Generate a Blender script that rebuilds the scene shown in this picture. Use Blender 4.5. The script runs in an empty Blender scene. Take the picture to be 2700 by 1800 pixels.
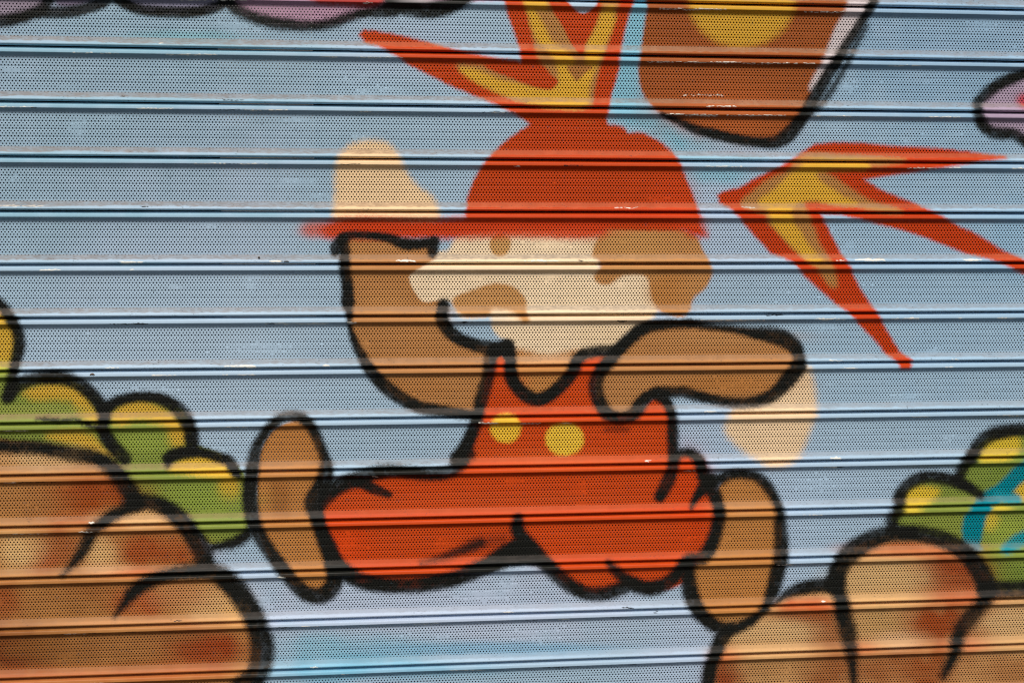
import bpy, math
import numpy as np
from mathutils import Matrix

S = bpy.context.scene
COL = S.collection

# ------------------------------------------------------------------ camera
FPX = 3500.0                                   # focal length in pixels of a 2700 px wide frame
CX, CZ, CD = -217.79491538739273, -260.31805928329544, 1971.318752677362   # mm, from the shutter face
RA, RB, RC = 0.12076302116123386, -0.11003557741626159, 0.005094265478611955
Z0 = 2.10                                      # height of the first visible joint above the pavement (m)

def rot(a, b, c):
    ca, sa, cb, sb, cc, sc = math.cos(a), math.sin(a), math.cos(b), math.sin(b), math.cos(c), math.sin(c)
    Rx = np.array([[1, 0, 0], [0, ca, -sa], [0, sa, ca]])
    Ry = np.array([[cb, 0, sb], [0, 1, 0], [-sb, 0, cb]])
    Rz = np.array([[cc, -sc, 0], [sc, cc, 0], [0, 0, 1]])
    return Rz @ Rx @ Ry
RM = rot(RA, RB, RC)

def w3(v):
    return (v[0], v[2], -v[1])
right, down, fwd = w3(RM[0]), w3(RM[1]), w3(RM[2])
cam = bpy.data.cameras.new('camera')
cam.sensor_width = 36.0
cam.lens = 36.0 * FPX / 2700.0
cam.clip_start = 0.05
cam.clip_end = 200.0
camo = bpy.data.objects.new('camera', cam)
COL.objects.link(camo)
camo.matrix_world = Matrix(((right[0], -down[0], -fwd[0], CX / 1000),
                            (right[1], -down[1], -fwd[1], -CD / 1000),
                            (right[2], -down[2], -fwd[2], Z0 + CZ / 1000),
                            (0, 0, 0, 1)))
S.camera = camo

# ------------------------------------------------------------------ light
SUN_EL, SUN_AZ = math.radians(51.5), math.radians(10)     # soft high light from the street side
W = bpy.data.worlds.new('World')
S.world = W
W.use_nodes = True
nt = W.node_tree
bg = nt.nodes['Background']
sky = nt.nodes.new('ShaderNodeTexSky')
sky.sky_type = 'NISHITA'
sky.sun_disc = False
sky.sun_elevation = SUN_EL
sky.sun_rotation = math.pi + SUN_AZ
sky.dust_density = 3.0
sky.air_density = 1.0
nt.links.new(sky.outputs[0], bg.inputs[0])
bg.inputs[1].default_value = 0.078
sun = bpy.data.lights.new('sun', 'SUN')
sun.energy = 3.2
sun.angle = math.radians(20)
sun.color = (1.0, 0.93, 0.84)
suno = bpy.data.objects.new('sun', sun)
COL.objects.link(suno)
# sun stands at -Y (street side), a little to the left
sd = np.array([-math.sin(SUN_AZ) * math.cos(SUN_EL), -math.cos(SUN_AZ) * math.cos(SUN_EL), math.sin(SUN_EL)])
from mathutils import Vector
suno.rotation_euler = Vector(tuple(sd)).to_track_quat('Z', 'Y').to_euler()
suno.location = (0, -4, 6)
S.cycles.filter_width = 1.05
S.view_settings.view_transform = 'Standard'
S.view_settings.look = 'None'
S.view_settings.exposure = 0.0
S.view_settings.gamma = 1.0
S.view_settings.use_curve_mapping = False

# light reaching the flat slat face, per channel (measured on a white test slat)
LIT = np.array([1.015, .963, .91])

# ------------------------------------------------------------------ helpers
def lin(c):
    c = np.asarray(c, float) / 255.0
    return np.where(c <= 0.04045, c / 12.92, ((c + 0.055) / 1.055) ** 2.4)

def alb(c):
    return np.clip(lin(c) / LIT, 0.0, 0.88).astype(np.float32)

def hash2(ix, iy, seed):
    h = (ix.astype(np.int64) * 374761393 + iy.astype(np.int64) * 668265263 + seed * 974711) & 0xFFFFFFFF
    h = ((h ^ (h >> 13)) * 1274126177) & 0xFFFFFFFF
    h = ((h ^ (h >> 16)) * 2246822519) & 0xFFFFFFFF
    return ((h ^ (h >> 15)) & 0xFFFFFF).astype(np.float32) / 16777215.0

def vnoise(x, y, seed):
    xi = np.floor(x); yi = np.floor(y)
    fx = (x - xi).astype(np.float32); fy = (y - yi).astype(np.float32)
    fx = fx * fx * (3 - 2 * fx); fy = fy * fy * (3 - 2 * fy)
    a = hash2(xi, yi, seed); b = hash2(xi + 1, yi, seed)
    c = hash2(xi, yi + 1, seed); d = hash2(xi + 1, yi + 1, seed)
    return (a + (b - a) * fx) * (1 - fy) + (c + (d - c) * fx) * fy

def fbm(x, y, seed, o=3):
    s = 0; a = 0.5; t = 0
    for i in range(o):
        s = s + a * vnoise(x * 2 ** i, y * 2 ** i, seed + 17 * i); t += a; a *= 0.5
    return s / t

def sstep(a, b, x):
    t = np.clip((x - a) / (b - a), 0, 1)
    return t * t * (3 - 2 * t)

# ------------------------------------------------------------------ the mural, in its own flat coordinates
TS = 2352.0 / 900.0
def T(c, r, *p):
    return [(900 * c + x / TS, 600 * r + y / TS) for x, y in p]
def TW(c, r, *p):
    return [(900 * c + x / TS, 600 * r + y / TS, w / TS) for x, y, w in p]
def F(*p):
    return [(x * 2700 / 2352, y * 2700 / 2352) for x, y in p]

def crom(P, closed, n=5):
    P = np.array(P, float)
    N = len(P); out = []
    rng = range(N if closed else N - 1)
    for i in rng:
        if closed:
            p0, p1, p2, p3 = P[(i - 1) % N], P[i], P[(i + 1) % N], P[(i + 2) % N]
        else:
            p1, p2 = P[i], P[i + 1]
            p0 = P[i - 1] if i > 0 else 2 * p1 - p2
            p3 = P[i + 2] if i + 2 < N else 2 * p2 - p1
        # centripetal knots keep long and short spans from overshooting
        d1 = max(np.hypot(*(p1 - p0)[:2]), 1e-3) ** .5
        d2 = max(np.hypot(*(p2 - p1)[:2]), 1e-3) ** .5
        d3 = max(np.hypot(*(p3 - p2)[:2]), 1e-3) ** .5
        m1 = (p1 - p0) / d1 - (p2 - p0) / (d1 + d2) + (p2 - p1) / d2
        m2 = (p2 - p1) / d2 - (p3 - p1) / (d2 + d3) + (p3 - p2) / d3
        m1 *= d2; m2 *= d2
        for t in np.linspace(0, 1, n, endpoint=False):
            h00 = 2 * t ** 3 - 3 * t ** 2 + 1; h10 = t ** 3 - 2 * t ** 2 + t
            h01 = -2 * t ** 3 + 3 * t ** 2; h11 = t ** 3 - t ** 2
            out.append(h00 * p1 + h10 * m1 + h01 * p2 + h11 * m2)
    if not closed:
        out.append(P[-1])
    return np.array(out)

SHAPES = []
def poly(pts, col, soft=9, a=1.0, sharp=False, nz=1.5):
    SHAPES.append(('poly', np.array(pts) if sharp else crom(pts, True), col, soft, a, nz))
def stroke(pts, col, soft=9, a=1.0, nz=1.6):
    SHAPES.append(('stroke', crom(pts, False), col, soft + 2.5, a, nz))
def blob(c, r, x, y, rx, ry, col, a=1.0):
    SHAPES.append(('blob', (900 * c + x / TS, 600 * r + y / TS, rx / TS, ry / TS), col, 1, a, 0))
def disc(c, r, x, y, rx, ry, col, soft=6, a=1.0):
    th = np.linspace(0, 2 * np.pi, 40, endpoint=False)
    SHAPES.append(('poly', np.array(T(c, r, *[(x + rx * math.cos(t), y + ry * math.sin(t)) for t in th])), col, soft, a, 3))

BASE = (163, 185, 199)
LAV = (186, 194, 210)
CYAN = (126, 184, 200)
BLK = (25, 25, 21)
RED = (191, 65, 18)
RED2 = (200, 70, 20)
YEL = (217, 163, 52)
TAN = (180, 124, 66)
BRN = (182, 124, 71)
CRM = (240, 210, 170)
BARREL = (156, 82, 37)
GRN = (128, 139, 58)
BYEL = (204, 160, 54)
BOUL = (180, 122, 66)
ORG = (158, 73, 25)
PINK = (186, 158, 172)
TEAL = (0, 122, 132)

# --- washes in the blue ground; broad ones also paint in darkening towards the edges
blob(0, 0, 1250, 255, 330, 40, (110, 192, 192), .75)
blob(0, 0, 700, 320, 900, 22, (96, 170, 178), .55)
blob(0, 0, 900, 690, 900, 18, (110, 176, 186), .4)
blob(0, 0, 100, 1060, 500, 20, (110, 176, 186), .35)
blob(0, 1, 1000, 250, 220, 16, (90, 170, 186), .5)
blob(0, 0, 500, 600, 1700, 1100, (146, 172, 185), .7)
blob(2, 0, 1900, 250, 900, 700, (134, 168, 190), .75)
blob(2, 1, 1800, 300, 900, 900, (150, 182, 204), .5)
blob(0, 1, 1300, 900, 900, 700, (176, 194, 208), .6)
blob(1, 2, 600, 1050, 1500, 260, LAV, .8)
blob(2, 2, 800, 300, 700, 400, (170, 190, 208), .5)
poly(T(1, 0, (2000, -40), (2110, -40), (2080, 250), (2050, 450), (2060, 600), (2110, 700), (2160, 780), (2260, 850), (2352, 960), (2352, 1010), (2150, 900), (1950, 840), (1850, 760), (1900, 500), (1950, 250)), CYAN, 30, .85)
blob(2, 0, 260, 1200, 200, 60, CYAN, .7)
blob(2, 0, 200, 1095, 420, 22, CYAN, .6)
blob(2, 0, 60, 980, 160, 60, CYAN, .5)
blob(1, 2, 150, 1330, 480, 90, (128, 184, 202), .55)
blob(1, 2, 60, 1420, 420, 50, (114, 180, 202), .5)
blob(1, 2, 200, 1480, 800, 60, (104, 172, 196), .5)
blob(1, 2, 1050, 1330, 700, 40, (120, 176, 204), .6)
blob(0, 2, 2200, 1310, 140, 90, (130, 184, 200), .45)
blob(0, 2, 2250, 1500, 200, 60, (104, 178, 200), .45)
blob(2, 1, 2300, 100, 260, 300, (140, 178, 202), .5)

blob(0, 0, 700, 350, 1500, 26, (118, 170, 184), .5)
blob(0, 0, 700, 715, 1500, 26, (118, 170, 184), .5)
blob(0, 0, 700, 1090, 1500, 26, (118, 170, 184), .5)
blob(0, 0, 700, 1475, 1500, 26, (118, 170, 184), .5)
# --- clouds, top left
poly(T(0, 0, (-200, -60), (360, -60), (300, 60), (200, 95), (60, 120), (-200, 140)), (150, 134, 146), 10)
poly(T(0, 0, (330, -60), (760, -60), (640, 45), (480, 80), (350, 75)), (140, 150, 164), 10)
poly(T(0, 0, (380, -60), (700, -60), (560, 22), (400, 25)), (120, 108, 126), 10)
poly(T(0, 0, (770, -60), (1620, -60), (1520, 40), (1350, 80), (1100, 85), (920, 50)), (152, 146, 166), 10)
poly(T(0, 0, (1560, -60), (4600, -60), (2600, 60), (2400, 130), (2250, 160), (2050, 175), (1800, 130), (1640, 60)), (180, 140, 158), 12)
poly(T(0, 0, (2080, -60), (2700, -60), (2600, 40), (2380, 30), (2180, 14)), (176, 56, 48), 14)
stroke(TW(0, 0, (-200, 160, 30), (-50, 152, 32), (60, 140, 33), (150, 118, 32), (230, 92, 30), (290, 62, 30), (330, 10, 28), (340, -60, 28)), BLK, 12)
stroke(TW(0, 0, (260, 95, 20), (330, 90, 26), (430, 88, 28), (540, 74, 28), (640, 45, 28), (720, 10, 28), (770, -50, 30)), BLK, 9)
stroke(TW(0, 0, (770, -40, 28), (850, 20, 27), (930, 56, 27), (1050, 78, 28), (1200, 86, 28), (1350, 82, 27), (1450, 64, 26), (1540, 22, 25), (1590, -40, 25)), BLK, 9)
stroke(TW(0, 0, (1545, -40, 30), (1620, 55, 32), (1720, 110, 30), (1850, 150, 30), (2000, 172, 30), (2150, 180, 26), (2300, 158, 26), (2400, 122, 24), (2500, 92, 24), (2620, 80, 32), (2720, 50, 50), (2790, -20, 60)), BLK, 13, nz=3.6)
stroke(TW(1, 0, (370, -10, 60), (450, 40, 50), (540, 66, 46), (650, 64, 46), (760, 40, 40), (860, -10, 34), (900, -60, 34)), BLK, 12)
blob(1, 0, 520, 12, 110, 10, (170, 160, 158), .8)

# --- upper spiky burst
poly(T(1, 0, (132, 240), (160, 213), (250, 224), (420, 256), (600, 300), (800, 358), (1000, 402), (1150, 425), (1245, 440), (1235, 330), (1190, 200), (1150, 90), (1115, -60), (2035, -60), (1985, 60), (1950, 200), (1915, 350), (1890, 480), (1850, 650), (1815, 780), (1830, 900), (1330, 880), (1310, 850), (1230, 800), (1130, 745), (1020, 695), (880, 638), (750, 582), (600, 505), (470, 440), (380, 378), (260, 312), (165, 288)), RED, 11, sharp=True, nz=2.25)
poly(T(1, 0, (1540, -60), (1780, -60), (1730, 50), (1670, 95), (1600, 50)), (176, 196, 208), 8)
poly(T(1, 0, (1270, -60), (1480, -60), (1480, 60), (1530, 180), (1600, 300), (1650, 370), (1700, 300), (1770, 160), (1800, 60), (1790, -60), (1900, -60), (1880, 100), (1840, 250), (1800, 400), (1770, 560), (1740, 700), (1690, 740), (1450, 740), (1250, 695), (1100, 640), (950, 560), (830, 480), (800, 455), (1000, 462), (1250, 545), (1380, 600), (1450, 610), (1480, 560), (1420, 470), (1360, 400), (1330, 250), (1290, 80)), TAN, 16, nz=1.8)
poly(T(1, 0, (1440, 20), (1560, 60), (1670, 105), (1750, 70), (1740, 160), (1690, 270), (1650, 365), (1600, 310), (1540, 190), (1470, 80)), RED, 8)
poly(T(1, 0, (1250, -40), (1380, -40), (1400, 60), (1330, 60), (1400, 200), (1440, 290), (1530, 350), (1590, 420), (1600, 500), (1630, 545), (1680, 490), (1690, 400), (1700, 320), (1770, 180), (1800, 90), (1860, 60), (1870, 160), (1820, 280), (1780, 380), (1730, 500), (1700, 600), (1680, 720), (1450, 732), (1250, 690), (1100, 640), (970, 580), (880, 530), (830, 484), (920, 490), (1050, 545), (1250, 592), (1400, 618), (1490, 590), (1500, 480), (1440, 360), (1370, 290), (1320, 180), (1290, 80)), YEL, 16, nz=1.8)
poly(T(1, 0, (1000, 455), (1250, 450), (1370, 465), (1430, 530), (1480, 565), (1440, 605), (1300, 580), (1150, 520)), RED, 10)
poly(T(1, 0, (1560, 465), (1720, 465), (1680, 490), (1620, 545), (1590, 500)), (172, 112, 56), 9)
poly(T(1, 0, (1770, 560), (1835, 400), (1900, 440), (1850, 650), (1812, 790), (1755, 760)), RED, 11)
blob(1, 0, 1670, 860, 60, 22, (178, 112, 50), .8)

# --- brown drum with a yellow disc
poly(T(1, 0, (2135, -60), (2110, 80), (2080, 300), (2058, 450), (2062, 560), (2110, 680), (2180, 760), (2280, 822)) + T(2, 0, (20, 850), (80, 885), (250, 940), (500, 975), (640, 965), (720, 905), (800, 800), (860, 700), (900, 600), (960, 450), (1000, 350), (1050, 220), (1110, 110), (1200, -60)), BARREL, 10, nz=2.25)
blob(2, 0, 330, 760, 330, 170, (180, 92, 42), .85)
blob(1, 0, 2250, 640, 160, 200, (166, 84, 38), .6)
poly(T(2, 0, (1180, -60), (1310, -60), (1230, 150), (1100, 350), (1000, 500), (900, 620), (880, 610), (940, 480), (1000, 350), (1060, 200), (1110, 110)), (206, 190, 186), 14)
disc(2, 0, 405, 0, 355, 315, (206, 154, 50), 26)
stroke(TW(2, 0, (1350, -60, 20), (1290, 50, 22), (1220, 170, 22), (1150, 280, 24), (1080, 390, 28), (1000, 520, 30), (930, 640, 32), (870, 730, 32), (830, 800, 32), (780, 870, 36), (720, 940, 38), (640, 980, 32), (520, 982, 26), (350, 955, 26), (200, 920, 26), (80, 890, 22), (0, 850, 18), (-70, 820, 12), (-150, 785, 6)), BLK, 9)
stroke(TW(2, 0, (1262, 180, 5), (1205, 290, 9), (1148, 400, 12), (1098, 500, 12), (1035, 610, 15), (960, 710, 14), (890, 770, 12)), BLK, 12, .9, nz=3.6)
stroke(TW(2, 0, (1260, 190, 14), (1200, 290, 18), (1150, 360, 10)), BLK, 22, .4, nz=11.7)

# --- right hand cloud
poly(T(2, 0, (4600, 380), (2352, 530), (2220, 580), (2100, 660), (2060, 740), (2060, 820), (2130, 890), (2250, 900), (2352, 960), (2500, 1000), (4600, 900)), (170, 148, 165), 12)
blob(2, 0, 2360, 700, 50, 45, (186, 52, 62), .9)
stroke(TW(2, 0, (2600, 390, 28), (2400, 495, 28), (2250, 550, 30), (2150, 600, 30), (2080, 660, 28), (2030, 715, 24), (2032, 760, 24), (2035, 810, 26), (2060, 852, 28), (2120, 905, 30), (2200, 922, 30), (2280, 925, 28), (2352, 968, 26), (2440, 1030, 26), (2600, 1060, 26)), BLK, 11, nz=3.15)

# --- right burst
poly(T(2, 0, (750, 1110), (850, 1040), (920, 1000), (1080, 990), (1250, 995), (1450, 1015), (1750, 1030), (1950, 1050), (2215, 1085), (2050, 1105), (1900, 1130), (1700, 1160), (1500, 1190), (1300, 1220), (1235, 1232), (1350, 1310), (1500, 1372), (1600, 1410), (1720, 1470), (1800, 1510), (1900, 1568)) + T(2, 1, (1980, 30), (2100, 100), (2200, 165), (2300, 205), (2420, 270), (2640, 380), (2640, 430), (2420, 340), (2300, 290), (2200, 240), (2100, 205), (1950, 170), (1800, 110), (1650, 50), (1480, 0)) + T(2, 0, (1350, 1535), (1230, 1505), (1080, 1470), (935, 1465), (960, 1520), (1000, 1580)) + T(2, 1, (1000, 20), (1040, 100), (1090, 190), (1140, 270), (1170, 330), (1220, 430), (1280, 520), (1330, 590), (1370, 660), (1430, 760), (1490, 860), (1570, 915), (1550, 965), (1500, 965), (1480, 920), (1400, 860), (1340, 780), (1260, 700), (1210, 650), (1160, 590), (1060, 520), (960, 430), (880, 360), (820, 300), (770, 240), (700, 200), (610, 170), (560, 110), (500, 50), (455, -5)) + T(2, 0, (430, 1540), (380, 1480), (330, 1430), (262, 1395), (250, 1350), (290, 1325), (400, 1300), (480, 1250), (600, 1190), (680, 1150)), (192, 60, 17), 11, sharp=True, nz=1.8)
poly(T(2, 0, (790, 1100), (880, 1062), (1100, 1075), (1300, 1085), (1520, 1105), (1300, 1145), (1000, 1165), (930, 1180), (1010, 1210), (1150, 1305), (1300, 1395), (1450, 1435), (1500, 1462), (1300, 1445), (1180, 1410), (1000, 1390), (900, 1375), (830, 1392), (850, 1470), (890, 1568)) + T(2, 1, (900, 10), (935, 110), (1000, 220), (1045, 330), (1055, 400), (1020, 395), (950, 300), (880, 235), (790, 160), (700, 70), (640, 0)) + T(2, 0, (600, 1540), (560, 1470), (470, 1440), (410, 1400), (480, 1330), (600, 1240), (720, 1185)), TAN, 16)
poly(T(2, 0, (850, 1130), (1050, 1122), (1260, 1130), (1270, 1150), (1000, 1165), (920, 1190), (930, 1240), (1010, 1300), (1110, 1365), (1190, 1402), (1050, 1402), (900, 1372), (830, 1385), (745, 1425), (740, 1500), (775, 1568)) + T(2, 1, (800, 20), (830, 80), (880, 150), (945, 225), (880, 228), (800, 160), (720, 80), (645, 0)) + T(2, 0, (615, 1520), (585, 1440), (530, 1395), (640, 1310), (740, 1210), (790, 1170)), YEL, 15)
blob(2, 0, 1080, 1095, 180, 18, (176, 140, 70), .7)

# --- cream hand above the cap brim
poly(F((772, 440), (772, 395), (780, 360), (805, 336), (850, 325), (888, 331), (912, 356), (928, 390), (958, 430), (988, 450), (1004, 480), (1000, 512), (775, 512)), (236, 199, 152), 21, nz=1.8)

# --- face
poly(T(1, 1, (830, 40), (1780, 40), (1765, 190), (1785, 300), (2110, 320), (2170, 560), (2090, 650), (1950, 745), (1850, 835), (1650, 885), (1580, 960), (1250, 960), (1190, 870), (1180, 800), (1090, 740), (1050, 660), (1180, 630), (1100, 590), (830, 605), (760, 505), (560, 525), (490, 440), (462, 350), (480, 300), (560, 260), (620, 190), (740, 160)), CRM, 15, nz=1.8)
blob(1, 1, 1850, 740, 200, 90, (230, 196, 150), .5)
disc(1, 1, 1095, 115, 62, 72, (200, 148, 88), 8)
poly(T(1, 1, (775, 500), (870, 450), (960, 420), (1060, 393), (1160, 408), (1225, 450), (1265, 515), (1262, 575), (1285, 640), (1225, 645), (1185, 605), (1100, 580), (1000, 598), (880, 605), (820, 580)), (198, 142, 84), 11)
poly(T(1, 1, (1040, 575), (1120, 572), (1190, 600), (1230, 660), (1150, 720), (1060, 690)), CRM, 14, .8)

# --- far ear
poly(T(1, 1, (1740, 190), (1760, 110), (1800, 30), (1850, -20), (2000, -50), (2200, -30), (2352, 15)) + T(2, 1, (95, 75), (130, 160), (178, 250), (190, 330), (150, 410), (70, 480), (40, 560), (-10, 605)) + T(1, 1, (2270, 592), (2200, 565), (2150, 490), (2110, 335), (2000, 310), (1900, 342), (1850, 382), (1780, 378), (1750, 340), (1790, 270), (1770, 210)), (190, 132, 76), 11)
blob(1, 1, 2000, 120, 240, 120, (204, 150, 86), .5)
blob(1, 1, 2250, 430, 120, 120, (188, 122, 58), .6)

# --- chin and arms
poly(T(1, 1, (1170, 850), (1420, 890), (1660, 860), (1640, 960), (1600, 1050), (1500, 1130), (1410, 1195), (1330, 1195), (1240, 1140), (1180, 1060), (1160, 960)), (190, 126, 66), 22)
blob(1, 1, 1400, 905, 240, 30, (220, 168, 118), .6)
poly(T(1, 1, (10, 70), (130, 75), (300, 85), (430, 115), (600, 130), (640, 190), (560, 255), (485, 300), (460, 350), (490, 440), (560, 520), (690, 520), (700, 640), (760, 740), (900, 805), (1040, 840), (1010, 900), (1020, 960), (985, 1150), (930, 1285), (780, 1275), (560, 1245), (420, 1185), (300, 1085), (200, 965), (130, 855), (80, 725), (50, 600), (38, 400), (20, 200)), BRN, 7)
blob(1, 1, 300, 520, 140, 80, (200, 140, 80), .5)
blob(1, 1, 650, 600, 140, 60, (196, 138, 76), .5)
blob(1, 1, 520, 1100, 200, 60, (176, 112, 54), .4)
poly(T(2, 1, (850, 960), (885, 1020), (900, 1100), (912, 1200), (905, 1290), (882, 1360), (862, 1420), (832, 1500), (800, 1560)) + T(2, 2, (770, 20), (700, 62), (600, 72), (530, 30)) + T(2, 1, (440, 1545), (360, 1475), (310, 1420), (298, 1360), (325, 1290), (360, 1240), (480, 1190), (620, 1120), (760, 1010)), (236, 201, 158), 24, nz=2.25)
poly(T(1, 1, (1880, 860), (1990, 765), (2060, 710), (2160, 680), (2352, 670)) + T(2, 1, (150, 690), (350, 700), (500, 720), (680, 740), (780, 805), (808, 900), (785, 980), (700, 1080), (600, 1165), (450, 1200), (300, 1195), (150, 1165), (0, 1130)) + T(1, 1, (2300, 1132), (2200, 1130), (2120, 1160), (2060, 1210), (2020, 1265), (1940, 1290), (1830, 1265), (1775, 1190), (1755, 1080), (1790, 990), (1850, 920)), BRN, 7)
blob(2, 1, 300, 760, 400, 50, (194, 138, 84), .5)
blob(2, 1, 350, 1080, 350, 60, (174, 108, 46), .55)

# --- red garment
poly(T(1, 1, (1095, 880), (1130, 920), (1165, 1030), (1260, 1130), (1350, 1190), (1430, 1150), (1540, 1050), (1620, 980), (1640, 930), (1720, 890), (1840, 890), (1790, 960), (1740, 1060), (1750, 1180), (1820, 1270), (1940, 1305), (2060, 1270), (2120, 1210), (2180, 1170), (2250, 1240), (2280, 1330), (2285, 1568))
     + F((1545, 1050), (1570, 1045), (1595, 1042), (1615, 1060), (1622, 1100), (1648, 1150), (1640, 1200), (1625, 1250), (1605, 1290), (1575, 1330), (1530, 1350), (1480, 1345), (1430, 1340), (1380, 1358), (1330, 1350), (1290, 1330), (1250, 1290), (1200, 1240), (1160, 1270), (1120, 1300), (1050, 1322), (980, 1345), (880, 1345), (810, 1330), (775, 1300), (752, 1240), (742, 1200), (745, 1150), (780, 1120), (850, 1098), (950, 1092), (1030, 1092), (1060, 1070), (1090, 1000), (1108, 930), (1122, 860)), RED2, 10)
blob(1, 1, 1150, 1060, 100, 60, (206, 76, 26), .5)
blob(1, 2, 0, 600, 150, 120, (212, 64, 14), .7)
blob(1, 2, 1450, 560, 160, 160, (210, 72, 20), .5)
blob(1, 2, 1000, 320, 900, 60, (206, 84, 36), .5)
blob(1, 2, 1500, 20, 500, 60, (218, 96, 40), .6)
blob(2, 2, 60, 300, 120, 260, (206, 64, 14), .7)
disc(1, 1, 1132, 1378, 96, 92, (228, 178, 52), 12)
disc(1, 1, 1538, 1455, 122, 104, (228, 182, 58), 12)
stroke(TW(1, 1, (1830, 1390, 6), (1900, 1385, 10), (1970, 1388, 6)), (70, 26, 14), 14, .7)

# --- cap
poly(T(1, 0, (868, 1500), (868, 1440), (872, 1380), (920, 1250), (970, 1160), (1040, 1070), (1150, 970), (1250, 900), (1330, 855), (1400, 835), (1550, 828), (1700, 850), (1850, 868), (1935, 885), (1975, 925), (2050, 920), (2150, 962), (2250, 1030), (2305, 1100), (2350, 1190)) + T(2, 0, (22, 1250), (62, 1340), (92, 1440), (100, 1520)) + T(1, 0, (2352, 1568), (1600, 1560), (900, 1530)), RED, 11, nz=1.8)
blob(2, 0, -60, 1380, 120, 160, (210, 66, 22), .5)
blob(0, 1, 2190, 10, 85, 48, (204, 78, 40), .7)
poly(F((740, 530), (752, 514), (800, 503), (1000, 506), (1075, 500), (1300, 500), (1595, 492), (1608, 515), (1622, 540), (1590, 540), (1560, 522), (1500, 512), (1410, 515), (1380, 540), (1200, 541), (1000, 546), (810, 546), (750, 543)), (204, 62, 20), 24, nz=1.8)
blob(0, 1, 2200, 20, 120, 50, (210, 90, 60), .45)
blob(1, 1, 1400, 40, 400, 26, (226, 96, 54), .5)
blob(2, 0, 60, 1540, 90, 40, (214, 74, 30), .6)

# --- feet
poly(F((668, 970), (630, 990), (604, 1030), (594, 1100), (594, 1170), (603, 1235), (636, 1298), (675, 1340), (712, 1352), (752, 1358), (772, 1320), (760, 1290), (745, 1240), (735, 1200), (724, 1160), (735, 1110), (742, 1060), (732, 1010), (705, 972)), (184, 120, 60), 7)
blob(0, 2, 1930, 300, 60, 110, (150, 92, 44), .7)
blob(0, 2, 1950, 80, 160, 50, (200, 140, 86), .5)
poly(T(2, 2, (260, 220), (310, 160), (420, 150), (520, 170), (600, 240), (650, 340), (665, 420), (675, 560), (665, 700), (635, 840), (595, 980), (535, 1055), (440, 1145), (330, 1180), (220, 1160), (130, 1080), (80, 960), (60, 850), (70, 770), (150, 700), (220, 560), (250, 430), (240, 330)), (186, 122, 62), 7)
blob(2, 2, 400, 350, 180, 50, (202, 142, 88), .5)
blob(2, 2, 350, 1120, 160, 40, (150, 100, 50), .6)

# --- bush, left
poly(T(0, 1, (-2400, 560), (-60, 520), (60, 620), (120, 740), (110, 860), (80, 980), (130, 1080), (350, 1040), (530, 1080), (650, 1170), (740, 1230), (850, 1175), (1000, 1170), (1150, 1210), (1270, 1280), (1310, 1380), (1320, 1480), (1500, 1560)) + T(0, 2, (1600, 50), (1690, 150), (1705, 300), (1710, 450), (1690, 560), (1550, 600), (1440, 600), (1380, 520), (1250, 380), (1080, 300), (950, 300), (850, 150), (700, 20), (500, -20), (-2400, -20)), GRN, 8)
poly(T(0, 1, (-2400, 560), (-40, 560), (60, 660), (100, 740), (90, 830), (60, 920), (-10, 960), (-2400, 960)), BYEL, 15)
blob(0, 1, 0, 960, 100, 40, (190, 190, 66), .6)
poly(T(0, 1, (170, 1135), (300, 1085), (450, 1080), (560, 1130), (640, 1230), (690, 1330), (560, 1290), (500, 1195), (400, 1175), (250, 1175)), BYEL, 28)
poly(T(0, 1, (770, 1300), (850, 1215), (980, 1190), (1100, 1240), (1230, 1320), (1250, 1390), (1100, 1340), (950, 1310), (830, 1345)), BYEL, 28)
disc(0, 1, 1225, 1430, 60, 80, BYEL, 28)
poly(T(0, 1, (330, 1440), (430, 1415), (600, 1425), (720, 1520), (790, 1568), (640, 1560), (530, 1500)), BYEL, 28)
poly(T(0, 2, (1170, 90), (1280, 20), (1450, 0), (1570, 50), (1610, 140), (1450, 140), (1300, 115)), (218, 174, 56), 22)
blob(0, 2, 1580, 220, 70, 80, (214, 160, 46), .85)
blob(0, 1, 300, 1260, 300, 40, (158, 160, 76), .6)
blob(0, 1, 1000, 1480, 160, 60, (156, 170, 70), .5)
blob(0, 2, 1400, 300, 300, 90, (150, 168, 66), .4)

# --- boulders, left
poly(T(0, 1, (-2400, 1500), (100, 1480), (300, 1500), (500, 1540), (650, 1575)) + T(0, 2, (800, 70), (890, 200), (930, 310), (1080, 320), (1240, 400), (1340, 530), (1410, 690), (1500, 800), (1600, 870), (1700, 1020), (1770, 1200), (1790, 1350), (1770, 1480), (1700, 1640), (1700, 2700), (-2400, 2700)), BOUL, 9)
blob(0, 2, 620, 300, 320, 130, ORG, 1)
blob(0, 2, 640, 230, 200, 60, (150, 70, 30), .6)
blob(0, 2, 150, 320, 260, 90, (166, 110, 60), .8)
blob(0, 2, 620, 440, 260, 50, (178, 92, 46), .7)
blob(0, 2, 420, 640, 210, 130, (160, 90, 46), .95)
blob(0, 2, 270, 720, 110, 70, (168, 78, 38), .8)
blob(0, 2, 1060, 650, 300, 100, (158, 70, 27), 1)
blob(0, 2, 900, 800, 220, 36, (194, 98, 48), .8)
blob(0, 2, 520, 990, 480, 130, (160, 104, 54), .85)
blob(0, 2, 640, 920, 200, 60, (150, 90, 44), .6)
blob(0, 2, 960, 1010, 170, 100, (172, 84, 40), .95)
blob(0, 2, 20, 1010, 110, 120, (152, 76, 34), .9)
blob(0, 2, 1380, 1330, 280, 130, (150, 64, 26), 1)
blob(0, 2, 1080, 1480, 420, 60, (186, 100, 50), .75)
blob(0, 2, 100, 1350, 280, 150, (112, 48, 20), 1)
blob(0, 2, 400, 1310, 340, 120, (140, 88, 42), .85)
blob(0, 2, 820, 1330, 340, 120, (152, 98, 52), .85)
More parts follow.
